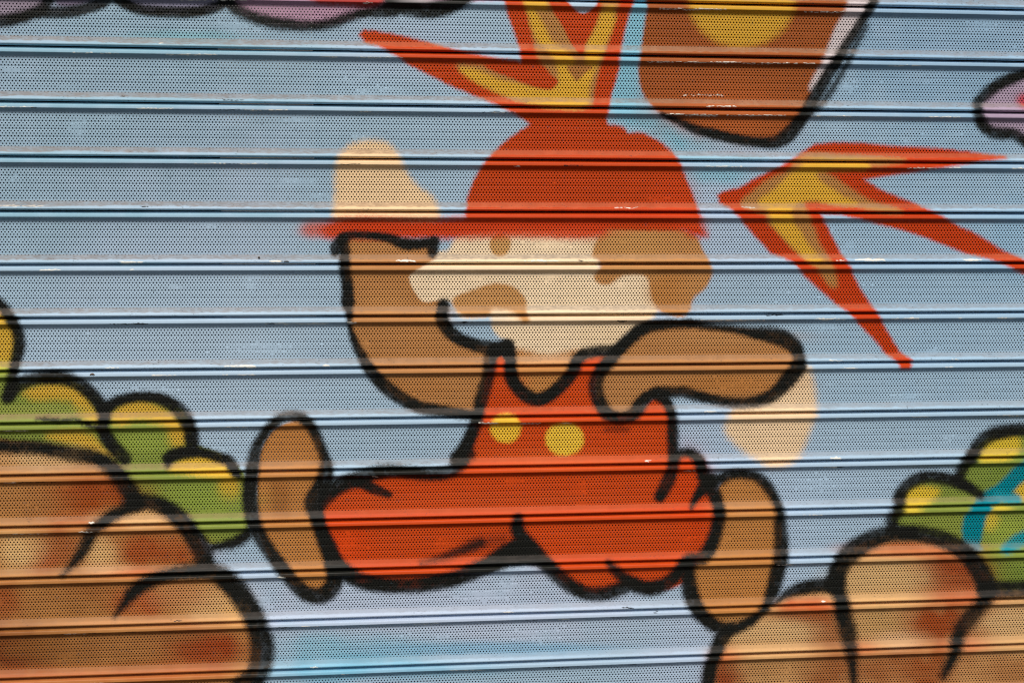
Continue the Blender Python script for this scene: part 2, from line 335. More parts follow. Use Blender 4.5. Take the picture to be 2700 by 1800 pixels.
blob(0, 2, 1150, 1240, 240, 40, (150, 96, 52), .7)
blob(0, 2, 300, 1510, 500, 50, (182, 96, 48), .7)
blob(0, 2, 110, 650, 160, 110, (218, 172, 112), .95)
blob(0, 2, 950, 430, 240, 60, (220, 170, 110), .9)
blob(0, 2, 300, 20, 320, 70, (212, 168, 114), .9)
blob(0, 2, 690, 670, 110, 90, (216, 168, 108), .95)
blob(0, 2, 720, 770, 150, 34, (220, 166, 112), .7)
blob(0, 2, 1480, 1030, 190, 110, (214, 164, 106), .95)
blob(0, 2, 1230, 960, 180, 90, (188, 124, 78), .7)
blob(0, 2, 1620, 1090, 70, 70, (224, 168, 102), .8)
blob(0, 2, 900, 1150, 500, 30, (204, 142, 90), .6)

# --- bush, right
poly(T(2, 1, (2000, 1545), (2080, 1475), (2200, 1410), (2420, 1390), (4600, 1400)) + T(2, 2, (4600, 930), (2420, 950), (2130, 900), (2050, 720), (1900, 620), (1700, 540), (1500, 490), (1450, 440), (1490, 330), (1560, 235), (1680, 170), (1850, 180), (1915, 120), (1940, 60), (1990, -10)), GRN, 8)
blob(2, 2, 2250, 140, 250, 120, (108, 130, 54), .6)
blob(2, 2, 2280, 820, 200, 80, (104, 124, 46), .6)
blob(2, 2, 1800, 470, 240, 60, (138, 146, 60), .5)
poly(T(2, 1, (2045, 1590), (2075, 1510), (2180, 1450), (2300, 1430), (2320, 1500), (2250, 1580)), (208, 176, 52), 20)
poly(T(2, 2, (1530, 350), (1540, 260), (1620, 220), (1760, 245), (1700, 310), (1600, 355)), (214, 178, 52), 22)
blob(2, 2, 1570, 380, 60, 20, (224, 190, 60), .8)
disc(2, 2, 2350, 240, 60, 60, (206, 168, 50), 16)
disc(2, 2, 2120, 450, 50, 60, (206, 172, 56), 22)
blob(2, 2, 2180, 360, 70, 16, (222, 190, 62), .8)
blob(2, 2, 2250, 520, 160, 90, (158, 172, 66), .6)
stroke(TW(2, 2, (2420, 40, 40), (2340, 110, 42), (2260, 190, 40), (2190, 255, 42), (2100, 300, 40), (2050, 370, 46), (2010, 450, 55), (1995, 540, 52), (1990, 610, 40)), TEAL, 9)
stroke(TW(2, 2, (2170, 270, 20), (2240, 290, 26), (2300, 300, 20)), (24, 138, 148), 12)
stroke(TW(2, 2, (2420, 570, 30), (2352, 565, 30), (2280, 605, 30), (2220, 645, 20)), (24, 138, 146), 12)
stroke(TW(2, 2, (1960, 620, 20), (2010, 632, 16), (2040, 640, 8)), (60, 148, 160), 14, .7)

# --- boulders, right
poly(T(2, 2, (180, 1640), (190, 1450), (250, 1290), (340, 1205), (460, 1140), (560, 1060), (640, 1010), (850, 930), (1050, 890), (1060, 800), (1130, 680), (1280, 600), (1450, 555), (1650, 565), (1850, 620), (2000, 720), (2080, 860), (2150, 940), (2420, 925), (4600, 920), (4600, 2700), (170, 2700)), (196, 146, 92), 9)
blob(2, 2, 1860, 830, 240, 150, (148, 64, 26), 1)
blob(2, 2, 1550, 640, 360, 46, (192, 106, 58), .9)
blob(2, 2, 1900, 965, 230, 56, (192, 100, 56), .85)
blob(2, 2, 1750, 1160, 240, 140, (154, 70, 29), 1)
blob(2, 2, 970, 1190, 140, 130, (152, 82, 40), .95)
blob(2, 2, 850, 1095, 240, 56, (154, 82, 40), .95)
blob(2, 2, 900, 1020, 220, 44, (198, 94, 46), .9)
blob(2, 2, 1670, 1470, 230, 170, (150, 74, 31), 1)
blob(2, 2, 1380, 1480, 200, 130, (158, 92, 48), .85)
blob(2, 2, 1020, 1480, 220, 140, (152, 88, 46), .95)
blob(2, 2, 300, 1490, 120, 130, (140, 60, 26), 1)
blob(2, 2, 300, 1370, 90, 44, (200, 104, 54), .85)
blob(2, 2, 620, 1450, 260, 90, (174, 124, 74), .8)
blob(2, 2, 2070, 1160, 100, 100, (164, 88, 44), .85)
blob(2, 2, 2250, 1490, 300, 120, (168, 110, 62), .85)
blob(2, 2, 1250, 1310, 110, 44, (198, 112, 66), .75)
blob(2, 2, 1950, 1300, 140, 44, (200, 118, 74), .7)
blob(2, 2, 1370, 860, 280, 120, (208, 166, 110), .95)
blob(2, 2, 1350, 990, 280, 44, (220, 170, 110), .85)
blob(2, 2, 1350, 1160, 170, 100, (186, 142, 86), .85)
blob(2, 2, 620, 1220, 270, 80, (212, 168, 114), .95)
blob(2, 2, 600, 1340, 280, 44, (222, 172, 114), .75)
blob(2, 2, 1480, 1270, 170, 54, (220, 172, 124), .75)
blob(2, 2, 2280, 1170, 220, 120, (210, 166, 112), .95)

# --- black outlines
B = BLK
stroke(TW(0, 1, (-200, 470, 26), (-20, 515, 28), (60, 600, 30), (115, 700, 30), (132, 800, 32), (115, 900, 30), (95, 1000, 28), (80, 1080, 34), (60, 1165, 30)), B, 11)
stroke(TW(0, 1, (50, 1170, 30), (120, 1085, 40), (220, 1044, 34), (370, 1030, 38), (500, 1052, 38), (600, 1120, 36), (680, 1205, 36), (720, 1285, 34), (712, 1380, 34), (740, 1455, 38), (800, 1530, 38), (860, 1590, 34)), B, 11)
stroke(TW(0, 1, (715, 1250, 34), (820, 1192, 28), (950, 1166, 26), (1080, 1174, 30), (1190, 1222, 36), (1270, 1300, 40), (1312, 1390, 38), (1322, 1470, 38), (1325, 1530, 30)), B, 11)
stroke(TW(0, 1, (262, 1310, 7), (400, 1325, 10), (530, 1322, 8), (600, 1350, 10), (680, 1380, 12)), B, 9, .95, nz=5.4)
stroke(TW(0, 1, (1155, 1590, 30), (1200, 1560, 30), (1290, 1545, 28), (1400, 1552, 26), (1500, 1580, 26)) + TW(0, 2, (1570, 35, 28), (1625, 110, 26), (1650, 140, 14)), B, 10)
stroke(TW(0, 2, (1155, 70, 14), (1165, 30, 22), (1240, -5, 24), (1340, -20, 20)), B, 12)
stroke(TW(0, 2, (1700, 545, 30), (1640, 590, 30), (1560, 615, 24), (1470, 635, 18)), B, 14, nz=3.6)
stroke(TW(0, 1, (-300, 1490, 28), (-60, 1496, 32), (100, 1508, 36), (300, 1520, 36), (500, 1560, 38)) + TW(0, 2, (640, 12, 40), (760, 75, 44), (840, 165, 50), (895, 250, 52), (930, 315, 46)), B, 16, nz=2.7)
stroke(TW(0, 2, (920, 320, 40), (1040, 322, 42), (1160, 370, 46), (1260, 455, 50), (1330, 550, 52), (1390, 650, 54), (1415, 760, 50)), B, 14)
stroke(TW(0, 2, (940, 330, 42), (830, 385, 34), (735, 440, 34), (640, 520, 34), (585, 630, 32), (520, 725, 22), (430, 825, 5)), B, 15, nz=2.7)
stroke(TW(0, 2, (790, 1110, 4), (845, 1035, 20), (920, 940, 36), (1010, 875, 40), (1140, 825, 36), (1330, 795, 44), (1480, 805, 50), (1590, 880, 62), (1680, 1000, 60), (1750, 1110, 60), (1790, 1220, 62), (1808, 1330, 66), (1795, 1430, 64), (1760, 1520, 62), (1690, 1600, 80), (1600, 1700, 80)), B, 16, nz=2.7)
# left foot
stroke(TW(0, 1, (1860, 1370, 24), (1940, 1310, 26), (2020, 1296, 26), (2090, 1315, 28), (2150, 1380, 28), (2200, 1480, 26), (2235, 1575, 26)) + TW(0, 2, (2248, 60, 34), (2240, 150, 44), (2210, 230, 50), (2160, 330, 50), (2185, 430, 36), (2220, 540, 40), (2260, 640, 44), (2290, 740, 44), (2310, 850, 46), (2270, 930, 46), (2200, 968, 42), (2100, 945, 40), (2020, 870, 38), (1940, 770, 38), (1870, 680, 36), (1800, 570, 38), (1750, 460, 40), (1725, 330, 42), (1728, 180, 40), (1745, 60, 36)) + TW(0, 1, (1760, 1540, 30), (1790, 1470, 26), (1860, 1370, 24)), B, 11)
# left arm
stroke(TW(0, 1, (2310, 175, 20), (2312, 140, 26)) + TW(1, 1, (10, 75, 26), (60, 55, 20), (200, 55, 18), (330, 74, 22), (430, 112, 28), (520, 115, 26), (640, 98, 22)), B, 8)
stroke(TW(1, 1, (640, 95, 24), (632, 150, 25), (626, 182, 22)), B, 7)
stroke(TW(1, 1, (10, 80, 28), (22, 180, 28), (25, 300, 28), (40, 400, 30), (45, 520, 32)), B, 8, nz=2.25)
stroke(TW(1, 1, (45, 510, 30), (55, 590, 18), (60, 680, 10), (90, 780, 18), (150, 900, 26), (220, 1010, 32), (310, 1100, 36), (420, 1180, 34), (540, 1235, 32), (700, 1262, 28), (850, 1282, 26), (930, 1290, 24)), B, 9)
stroke(TW(1, 1, (706, 522, 26), (700, 545, 28)), BLK, 10, .75)
stroke(TW(1, 1, (700, 540, 30), (692, 590, 32), (700, 650, 34), (740, 710, 34), (820, 770, 32), (950, 815, 32), (1060, 832, 36), (1150, 815, 32)), B, 8)
stroke(TW(1, 1, (1050, 840, 34), (1022, 920, 36), (1015, 1000, 32), (990, 1100, 34), (960, 1200, 34), (938, 1300, 30), (905, 1400, 34), (850, 1520, 36), (800, 1590, 40)), B, 10)
stroke(TW(1, 1, (1140, 815, 36), (1165, 870, 32), (1162, 950, 32), (1172, 1030, 36), (1222, 1110, 36), (1290, 1165, 36), (1350, 1185, 36), (1425, 1160, 34), (1510, 1090, 34), (1580, 1010, 34), (1608, 950, 32), (1618, 915, 30), (1670, 875, 30), (1760, 855, 28), (1880, 850, 30)), B, 9)
poly(T(1, 1, (1040, 830), (1165, 825), (1165, 905), (1130, 895), (1095, 878), (1060, 900), (1040, 930)), B, 8)
# right arm
stroke(TW(1, 1, (1900, 850, 34), (1990, 765, 34), (2060, 705, 34), (2150, 675, 30), (2352, 662, 22)) + TW(2, 1, (80, 665, 20), (200, 685, 14), (350, 705, 14), (480, 730, 22), (600, 745, 36), (700, 770, 42), (770, 820, 40), (800, 900, 34), (785, 970, 44), (730, 1040, 44), (670, 1110, 36), (590, 1170, 32), (450, 1205, 28), (300, 1200, 26), (150, 1170, 26), (0, 1132, 28)) + TW(1, 1, (2300, 1135, 28), (2200, 1132, 28), (2120, 1160, 30), (2060, 1215, 36), (2020, 1270, 36), (1940, 1305, 34), (1840, 1285, 36), (1780, 1200, 36), (1752, 1080, 36), (1785, 990, 36), (1850, 910, 34), (1900, 850, 34)), B, 10, nz=2.25)
stroke(TW(2, 1, (0, 640, 6), (250, 670, 6), (450, 690, 8), (640, 700, 10), (720, 730, 14)), B, 12, .7, nz=3.6)
stroke(TW(1, 1, (2170, 1145, 28), (2235, 1195, 28), (2268, 1270, 26), (2282, 1380, 28), (2285, 1500, 28)) + TW(1, 2, (2285, 10, 28), (2280, 80, 30), (2255, 170, 34), (2225, 230, 32), (2195, 285, 28)), B, 10)
# trousers
stroke(TW(1, 2, (880, -10, 34), (810, 60, 36), (740, 112, 36), (640, 128, 34), (500, 118, 34), (350, 102, 32), (220, 122, 40), (100, 165, 46), (10, 195, 44)) + TW(0, 2, (2290, 240, 44), (2220, 310, 40), (2190, 390, 30), (2200, 480, 30), (2240, 570, 32), (2280, 650, 34), (2330, 740, 36)) + TW(1, 2, (25, 795, 44), (110, 850, 46), (250, 888, 42), (450, 897, 40), (620, 880, 42), (780, 845, 44), (900, 800, 46), (1020, 745, 44), (1130, 680, 50), (1240, 640, 60)), B, 12)
stroke(TW(1, 2, (140, 185, 30), (230, 232, 26), (325, 268, 16)), B, 8)
poly(T(1, 2, (1215, 590), (1270, 595), (1340, 665), (1410, 725), (1440, 768), (1350, 755), (1240, 752), (1120, 768), (960, 812), (900, 795), (1010, 735), (1070, 675), (1150, 620)), B, 12)
stroke(TW(1, 2, (550, 738, 5), (700, 700, 14), (850, 645, 24), (960, 600, 22)), B, 16, .9)
stroke(TW(1, 2, (900, 625, 30), (1010, 600, 30), (1120, 580, 26)), B, 30, .5)
stroke(TW(1, 2, (1215, 430, 26), (1212, 500, 36), (1245, 570, 40), (1320, 650, 44), (1400, 735, 40), (1490, 825, 40), (1580, 898, 38), (1680, 945, 36), (1800, 952, 36), (1900, 925, 38), (1990, 890, 36), (2060, 908, 36), (2130, 912, 40), (2220, 890, 36), (2300, 830, 34), (2360, 745, 34)) + TW(2, 2, (50, 715, 34), (120, 705, 34), (180, 650, 36), (225, 540, 36), (248, 430, 34), (240, 330, 34), (205, 240, 38), (160, 160, 40), (130, 90, 34), (100, 20, 30)) + TW(2, 1, (60, 1555, 26), (20, 1550, 22)) + TW(1, 1, (2320, 1560, 24), (2290, 1590, 24)), B, 12, nz=2.25)
stroke(TW(1, 2, (1840, 735, 14), (1890, 795, 26), (1960, 850, 30), (2040, 890, 32)), B, 13)
stroke(TW(2, 2, (55, 360, 6), (95, 290, 18), (150, 220, 34), (200, 170, 36)), B, 9)
# right foot
stroke(TW(2, 2, (180, 190, 34), (260, 165, 30), (320, 135, 26), (420, 128, 26), (510, 150, 26), (590, 220, 28), (645, 320, 24), (668, 400, 24), (672, 480, 34), (680, 600, 38), (668, 720, 40), (645, 840, 40), (610, 960, 34), (560, 1050, 22), (450, 1150, 26), (330, 1195, 30), (220, 1170, 36), (120, 1085, 40), (60, 970, 44), (40, 850, 40), (40, 760, 36)), B, 12, nz=2.25)
# right boulders and bush
stroke(TW(2, 2, (640, 1005, 6), (720, 955, 22), (820, 915, 34), (950, 895, 36), (1060, 895, 36)), B, 11)
stroke(TW(2, 2, (1045, 890, 52), (1080, 770, 52), (1130, 690, 52), (1250, 605, 50), (1400, 545, 44), (1530, 535, 44), (1680, 548, 44), (1820, 590, 46), (1920, 650, 48), (2000, 730, 50), (2060, 820, 54), (2100, 900, 50)), B, 13)
stroke(TW(2, 2, (2080, 915, 46), (2230, 920, 42), (2420, 915, 44), (2700, 905, 44)), B, 13)
stroke(TW(2, 2, (1060, 880, 44), (1085, 980, 44), (1105, 1100, 46), (1135, 1200, 46), (1150, 1310, 40), (1165, 1410, 28), (1180, 1560, 16)), B, 17, nz=3.15)
stroke(TW(2, 2, (2100, 950, 40), (2060, 1010, 44), (1990, 1110, 46), (1920, 1200, 40), (1885, 1290, 36), (1855, 1400, 30), (1800, 1510, 18)), B, 19, nz=4.05)
stroke(TW(2, 2, (330, 1195, 30), (270, 1260, 38), (230, 1340, 36), (195, 1440, 36), (175, 1568, 38), (165, 1700, 38)), B, 12)
stroke(TW(2, 1, (1985, 1590, 26), (2030, 1510, 32), (2110, 1436, 36), (2230, 1402, 36), (2352, 1394, 34), (2520, 1400, 34)), B, 12)
stroke(TW(2, 2, (1985, 0, 30), (1935, 70, 32), (1910, 140, 28)), B, 11)
stroke(TW(2, 2, (1490, 300, 26), (1530, 225, 30), (1620, 165, 32), (1720, 150, 32), (1850, 172, 34), (1960, 215, 30), (2050, 270, 22)), B, 11)
stroke(TW(2, 2, (1495, 285, 30), (1480, 370, 32), (1445, 440, 36), (1450, 500, 30)), B, 14)

# --- chips in the paint along the lips: (tile, tile, x0, x1, y, half thickness, white or black)
CH = [
 (0,0,510,640,367,3,'w'),(0,0,700,830,372,2,'w'),(0,0,1150,1500,381,4,'w'),(0,0,2200,2330,396,3,'w'),(0,0,0,250,738,4,'w'),
 (0,0,950,1200,752,4,'w'),(0,0,1520,1690,758,3,'b'),(0,0,1690,1980,762,4,'w'),(0,0,1340,1560,1128,3,'w'),(0,0,1560,1640,1130,4,'b'),
 (0,0,1640,1850,1131,4,'w'),(0,0,1540,1680,693,3,'b'),(0,0,0,300,1418,5,'w'),(0,0,970,1020,1422,4,'b'),(0,0,1090,1125,300,3,'w'),
 (0,0,1250,1700,5,2,'w'),(0,0,210,260,741,3,'b'),(0,0,830,860,664,4,'b'),(0,0,260,290,273,4,'b'),
 (1,0,100,420,400,3,'w'),(1,0,970,1180,775,4,'b'),(1,0,1020,1120,778,3,'w'),(1,0,150,210,25,4,'w'),(1,0,0,130,1134,3,'b'),(1,0,1190,1230,1143,5,'w'),
 (1,0,1530,1660,1141,2,'b'),(1,0,2190,2352,66,3,'w'),(1,0,2100,2352,430,2,'w'),(1,0,2230,2352,790,4,'w'),(1,0,1080,1110,1425,2,'b'),(1,0,1880,2040,1430,3,'w'),
 (1,0,130,200,770,2,'w'),(2,0,0,290,70,4,'w'),(2,0,830,1130,87,3,'w'),(2,0,0,400,433,4,'w'),(2,0,400,900,440,2,'w'),(2,0,1400,1630,455,3,'w'),
 (2,0,0,280,655,1.5,'w'),(2,0,160,210,735,5,'w'),(2,0,230,360,733,4,'w'),(2,0,0,250,795,5,'w'),(2,0,300,700,797,3,'w'),(2,0,880,1150,802,3,'w'),
 (2,0,1660,1900,810,3,'w'),(2,0,150,400,1148,3,'w'),(2,0,1540,1740,1160,4,'w'),(2,0,1830,1900,1157,3,'w'),(2,0,2240,2352,1160,4,'w'),(2,0,410,520,1430,6,'w'),
 (0,1,830,930,237,9,'w'),(0,1,930,985,238,4,'w'),(0,1,280,420,290,4,'w'),(0,1,900,930,289,4,'w'),(0,1,1860,1945,231,8,'w'),(0,1,1940,1990,233,4,'b'),
 (0,1,770,1020,662,5,'b'),(0,1,1820,2260,659,6,'w'),(0,1,1830,1900,656,4,'b'),(0,1,1550,1770,952,10,'w'),(0,1,730,830,960,4,'w'),(0,1,1050,1220,1014,4,'w'),
 (0,1,1640,1760,1008,5,'w'),(0,1,1540,1570,1010,4,'w'),(0,1,2230,2270,948,7,'w'),(0,1,0,200,1395,3,'w'),(0,1,1560,1700,1370,3,'w'),
 (1,1,380,510,229,8,'w'),(1,1,1260,1500,228,5,'w'),(1,1,1630,1660,226,5,'b'),(1,1,45,100,655,7,'w'),(1,1,820,900,650,5,'b'),(1,1,1890,1960,641,5,'b'),
 (1,1,950,1080,1343,7,'w'),(1,1,1230,1370,1346,5,'w'),(1,1,1500,1580,1343,3,'w'),(1,1,2090,2130,1600,3,'w'),
 (2,1,1180,1390,221,8,'w'),(2,1,1030,1110,225,3,'w'),(2,1,1920,2050,220,8,'w'),(2,1,120,560,636,5,'w'),(2,1,900,1110,630,7,'w'),(2,1,1430,1630,626,6,'w'),
 (2,1,1890,1920,622,4,'w'),(2,1,2150,2280,621,4,'w'),(2,1,1000,1090,913,3,'w'),(2,1,1850,1890,905,3,'w'),(2,1,1080,1190,965,3,'w'),(2,1,1800,1850,955,3,'w'),
 (2,1,150,230,1264,4,'w'),(2,1,1050,1090,1312,3,'w'),(2,1,1560,1700,1300,3,'w'),(2,1,2160,2320,1291,3,'w'),(2,1,570,700,602,3,'b'),
 (0,2,110,390,181,4,'b'),(0,2,30,110,183,3,'w'),(0,2,620,650,457,6,'w'),(0,2,550,690,521,4,'w'),(0,2,100,330,535,2,'w'),(0,2,450,600,1222,3,'w'),
 (0,2,600,700,1218,4,'b'),(0,2,870,960,1210,3,'b'),(0,2,600,800,1560,3,'w'),(0,2,1880,2030,1178,4,'b'),(0,2,2080,2200,1170,3,'w'),(0,2,2140,2185,1452,6,'w'),
 (0,2,1180,1250,1132,3,'b'),(0,2,1910,1965,835,7,'w'),(0,2,1620,1740,852,2,'w'),(1,2,210,250,142,3,'w'),(1,2,1100,1180,1072,5,'w'),(1,2,1930,2010,1042,5,'b'),
 (1,2,2150,2180,1073,5,'b'),(1,2,500,680,1152,4,'w'),(1,2,1490,1570,1123,4,'w'),(1,2,1270,1350,1130,3,'b'),(1,2,1850,1980,1113,3,'b'),(1,2,1910,2050,1435,3,'b'),
 (1,2,1390,1560,1455,3,'b'),(1,2,750,1000,1472,3,'w'),(1,2,0,50,1500,4,'w'),(2,2,1010,1080,14,6,'w'),(2,2,960,1060,78,5,'w'),(2,2,1060,1130,77,4,'b'),
 (2,2,0,80,103,4,'w'),(2,2,950,975,998,7,'w'),(2,2,640,760,748,4,'w'),(2,2,820,950,405,2,'w'),
]
for i, (c, r, x0, x1, y, h, k) in enumerate(CH):
    n = max(3, int((x1 - x0) / 40))
    pts = []
    rr = np.random.RandomState(i)
    for j in range(n + 1):
        t = j / n
        e = min(1, 4 * t, 4 * (1 - t))
        pts.append((x0 + (x1 - x0) * t, y + rr.uniform(-.5, .5) * h, max(1.2, h * (0.35 + .65 * rr.rand()) * (0.4 + .6 * e))))
    SHAPES.append(('chip', crom(TW(c, r, *pts), False, 3), (250, 234, 216) if k == 'w' else (28, 29, 28), 2.0, 0.95, 0))

# distance fields are sampled on a coarse lattice and interpolated
GS = 2.5
def sdf_poly(P, X, Y):
    d2 = np.full(X.shape, 1e12, np.float32); ins = np.zeros(X.shape, bool)
    for i in range(len(P)):
        ax, ay = P[i - 1][:2]; bx, by = P[i][:2]
        ex, ey = bx - ax, by - ay
        L = ex * ex + ey * ey
        if L < 1e-9:
            continue
        t = np.clip(((X - ax) * ex + (Y - ay) * ey) / L, 0, 1)
        d2 = np.minimum(d2, (X - ax - t * ex) ** 2 + (Y - ay - t * ey) ** 2)
        if ay != by:
            m = (ay > Y[:, :1]) != (by > Y[:, :1])
            ins ^= m & (X < ax + (Y - ay) * ex / ey)
    d = np.sqrt(d2)
    return np.where(ins, -d, d)

def sdf_stroke(P, X, Y):
    d = np.full(X.shape, 1e6, np.float32)
    for i in range(1, len(P)):
        ax, ay, aw = P[i - 1]; bx, by, bw = P[i]
        ex, ey = bx - ax, by - ay
        L = ex * ex + ey * ey
        t = np.clip(((X - ax) * ex + (Y - ay) * ey) / max(L, 1e-9), 0, 1)
        d = np.minimum(d, np.hypot(X - ax - t * ex, Y - ay - t * ey) - 1.2 * (aw + (bw - aw) * t))
    return d

def paint(px, py):
    """albedo of the sprayed mural at flat mural coordinates"""
    n = len(px)
    px = px.astype(np.float32); py = py.astype(np.float32)
    col = np.tile(alb(BASE), (n, 1))
    # the ground coat is a little streaky
    g = fbm(px / 160, py / 60, 5, 4) - .5
    col *= (1 + .14 * g)[:, None]
    g2 = fbm(px / 500 + 3, py / 300, 9, 2)
    col += (alb((182, 192, 210)) - col) * (sstep(.5, .75, g2) * .5)[:, None]
    w1 = fbm(px / 7, py / 7, 21, 2) - .5                       # spray grain
    w2 = hash2(np.floor(px / 1.6), np.floor(py / 1.6), 31) - .5    # droplets
    w3_ = fbm(px / 40, py / 40, 23, 2) - .5
    order = np.argsort(py, kind='stable')
    pys = py[order]
    for kind, P, c, soft, a, nz in SHAPES:
        if kind == 'blob':
            x, y, rx, ry = P
            x0, x1, y0, y1 = x - 2.2 * rx, x + 2.2 * rx, y - 2.2 * ry, y + 2.2 * ry
        else:
            mg = soft * 1.5 + 8 + (1.3 * P[:, 2].max() if kind != 'poly' else 0)
            x0, x1, y0, y1 = P[:, 0].min() - mg, P[:, 0].max() + mg, P[:, 1].min() - mg, P[:, 1].max() + mg
        i0, i1 = np.searchsorted(pys, [y0, y1])
        idx = order[i0:i1]
        idx = idx[(px[idx] > x0) & (px[idx] < x1)]
        if not len(idx):
            continue
        X = px[idx]; Y = py[idx]
        cc = alb(c)
        if kind == 'blob':
            q = ((X - x) / rx) ** 2 + ((Y - y) / ry) ** 2 + w3_[idx] * 1.3
            al = a * np.exp(-np.maximum(q, 0) ** 1.5 * .6)
            al = al * sstep(5.0, 3.0, q)
        else:
            gs = GS if kind != 'chip' else 1.2
            xs = np.arange(x0 - gs, x1 + 2 * gs, gs); ys = np.arange(y0 - gs, y1 + 2 * gs, gs)
            GX, GY = np.meshgrid(xs.astype(np.float32), ys.astype(np.float32))
            D = (sdf_poly if kind == 'poly' else sdf_stroke)(P, GX, GY)
            u = (X - xs[0]) / gs; v = (Y - ys[0]) / gs
            ui = np.clip(u.astype(int), 0, len(xs) - 2); vi = np.clip(v.astype(int), 0, len(ys) - 2)
            fu = u - ui; fv = v - vi
            d = (D[vi, ui] * (1 - fu) + D[vi, ui + 1] * fu) * (1 - fv) + (D[vi + 1, ui] * (1 - fu) + D[vi + 1, ui + 1] * fu) * fv
            if kind == 'chip':
                d = d + (hash2(np.floor(X / 5), np.floor(Y / 1.5), 77) - .45) * 3.2
                al = a * sstep(.8, -.6, d)
            else:
                d = d + w1[idx] * nz * 1.6 + w2[idx] * soft * .4 - (4.0 if kind == 'poly' else 3.0)
                al = a * sstep(soft * .62, -soft * .62, d)
        if kind == 'stroke':
            al = al * np.clip(.99 + .22 * w3_[idx] + .12 * w1[idx], .86, 1)
        vary = 1 + .10 * w3_[idx] + .05 * w1[idx]
        col[idx] += (cc[None, :] * vary[:, None] - col[idx]) * al[:, None]
    return np.clip(col, 0, .9)

# ------------------------------------------------------------------ slat profile (mm): z down from the joint, d towards the street
P_ = 77.0
LIP = [(-.4, -4), (-.2, -2.6), (.6, -1.6), (1.3, -.4), (1.8, 1.0), (2.2, 2.8), (2.6, 4.2), (3.2, 5.1), (4.0, 5.5), (5, 5.75), (6.2, 6.0), (7.1, 6.15), (7.6, 6.1), (8.0, 5.85), (8.5, 5.4), (9.5, 4.4), (11, 2.95), (12.4, 1.6), (13.2, .85)]
SLOPE = [(13.2, .85), (14.0, .3), (14.8, .06), (15.4, 0), (61.0, 0), (61.8, .12), (62.6, .34), (63.3, .55)]
ROLL = [(63.3, .55), (64.2, .83), (65.5, 1.25), (67, 1.75), (68.2, 2.25), (69.3, 3.0), (70.3, 3.95), (71.2, 4.7), (72.0, 5.15), (72.8, 5.1), (73.6, 4.7), (74.3, 3.9), (74.8, 2.8), (75.1, 1.3), (75.2, -4)]
SZ = np.array([p[0] for p in SLOPE]); SD = np.array([p[1] for p in SLOPE])
NROW, Z1, RP = 14, 14.72, 3.622
HP = 4.842                                   # hole pitch
XL, XR = -1230.0, 1310.0

def mural_xy(x, z):
    """flat shutter position (mm) -> mural coordinates"""
    v = np.stack([x - CX, -(z - CZ), np.full_like(x, CD)])
    q = RM @ v
    return 1350 + FPX * q[0] / q[2], 900 + FPX * q[1] / q[2]

def warp(x, z, k):
    """slight waviness of the thin steel, mm"""
    return .45 * np.sin(x / 310.0 + k * 1.7) + .25 * np.sin(x / 97.0 + k * 2.9) + .8 * (vnoise(x / 140 + 50, z / 90 + 50, 3) - .5)

def clog(x, z):
    """how far paint has closed a hole, 0..1"""
    f = fbm(x / 55 + 20, z / 22 + 20, 41, 3)
    c = sstep(.74, .9, f) * .7
    for (cx_, cz_, rx, rz, s) in CLOGS:
        c = np.maximum(c, s * np.exp(-(((x - cx_) / rx) ** 2 + ((z - cz_) / rz) ** 2)))
    return c

def inv_mural(u, v):
    r = RM.T @ np.array([(u - 1350) / FPX, (v - 900) / FPX, 1.0])
    t = CD / r[2]
    return CX + t * r[0], CZ - t * r[1]
CLOGS = []
for c, r, x, y, rx, ry, s in [(1, 2, 1000, 960, 190, 40, 1), (1, 2, 1150, 900, 80, 40, .8), (1, 1, 1430, 110, 150, 40, .8), (0, 1, 1800, 830, 220, 40, .7), (0, 2, 1800, 1010, 60, 60, .9), (0, 0, 1600, 180, 120, 30, .8), (0, 0, 540, 880, 50, 70, .7), (1, 1, 480, 1200, 120, 30, .9), (1, 2, 30, 620, 90, 80, .6), (2, 1, 1550, 1160, 120, 25, .7), (2, 1, 380, 1080, 160, 50, .5), (2, 0, 1130, 600, 60, 30, .9), (0, 2, 1450, 390, 120, 20, .8), (1, 2, 1350, 1230, 200, 50, .5), (0, 1, 1050, 1130, 120, 40, .7), (2, 2, 950, 200, 180, 50, .4), (2, 0, 2080, 160, 100, 50, .6)]:
    a_, b_ = inv_mural(900 * c + x / TS, 600 * r + y / TS)
    CLOGS.append((a_, b_, rx / TS * .56, ry / TS * .56, s))

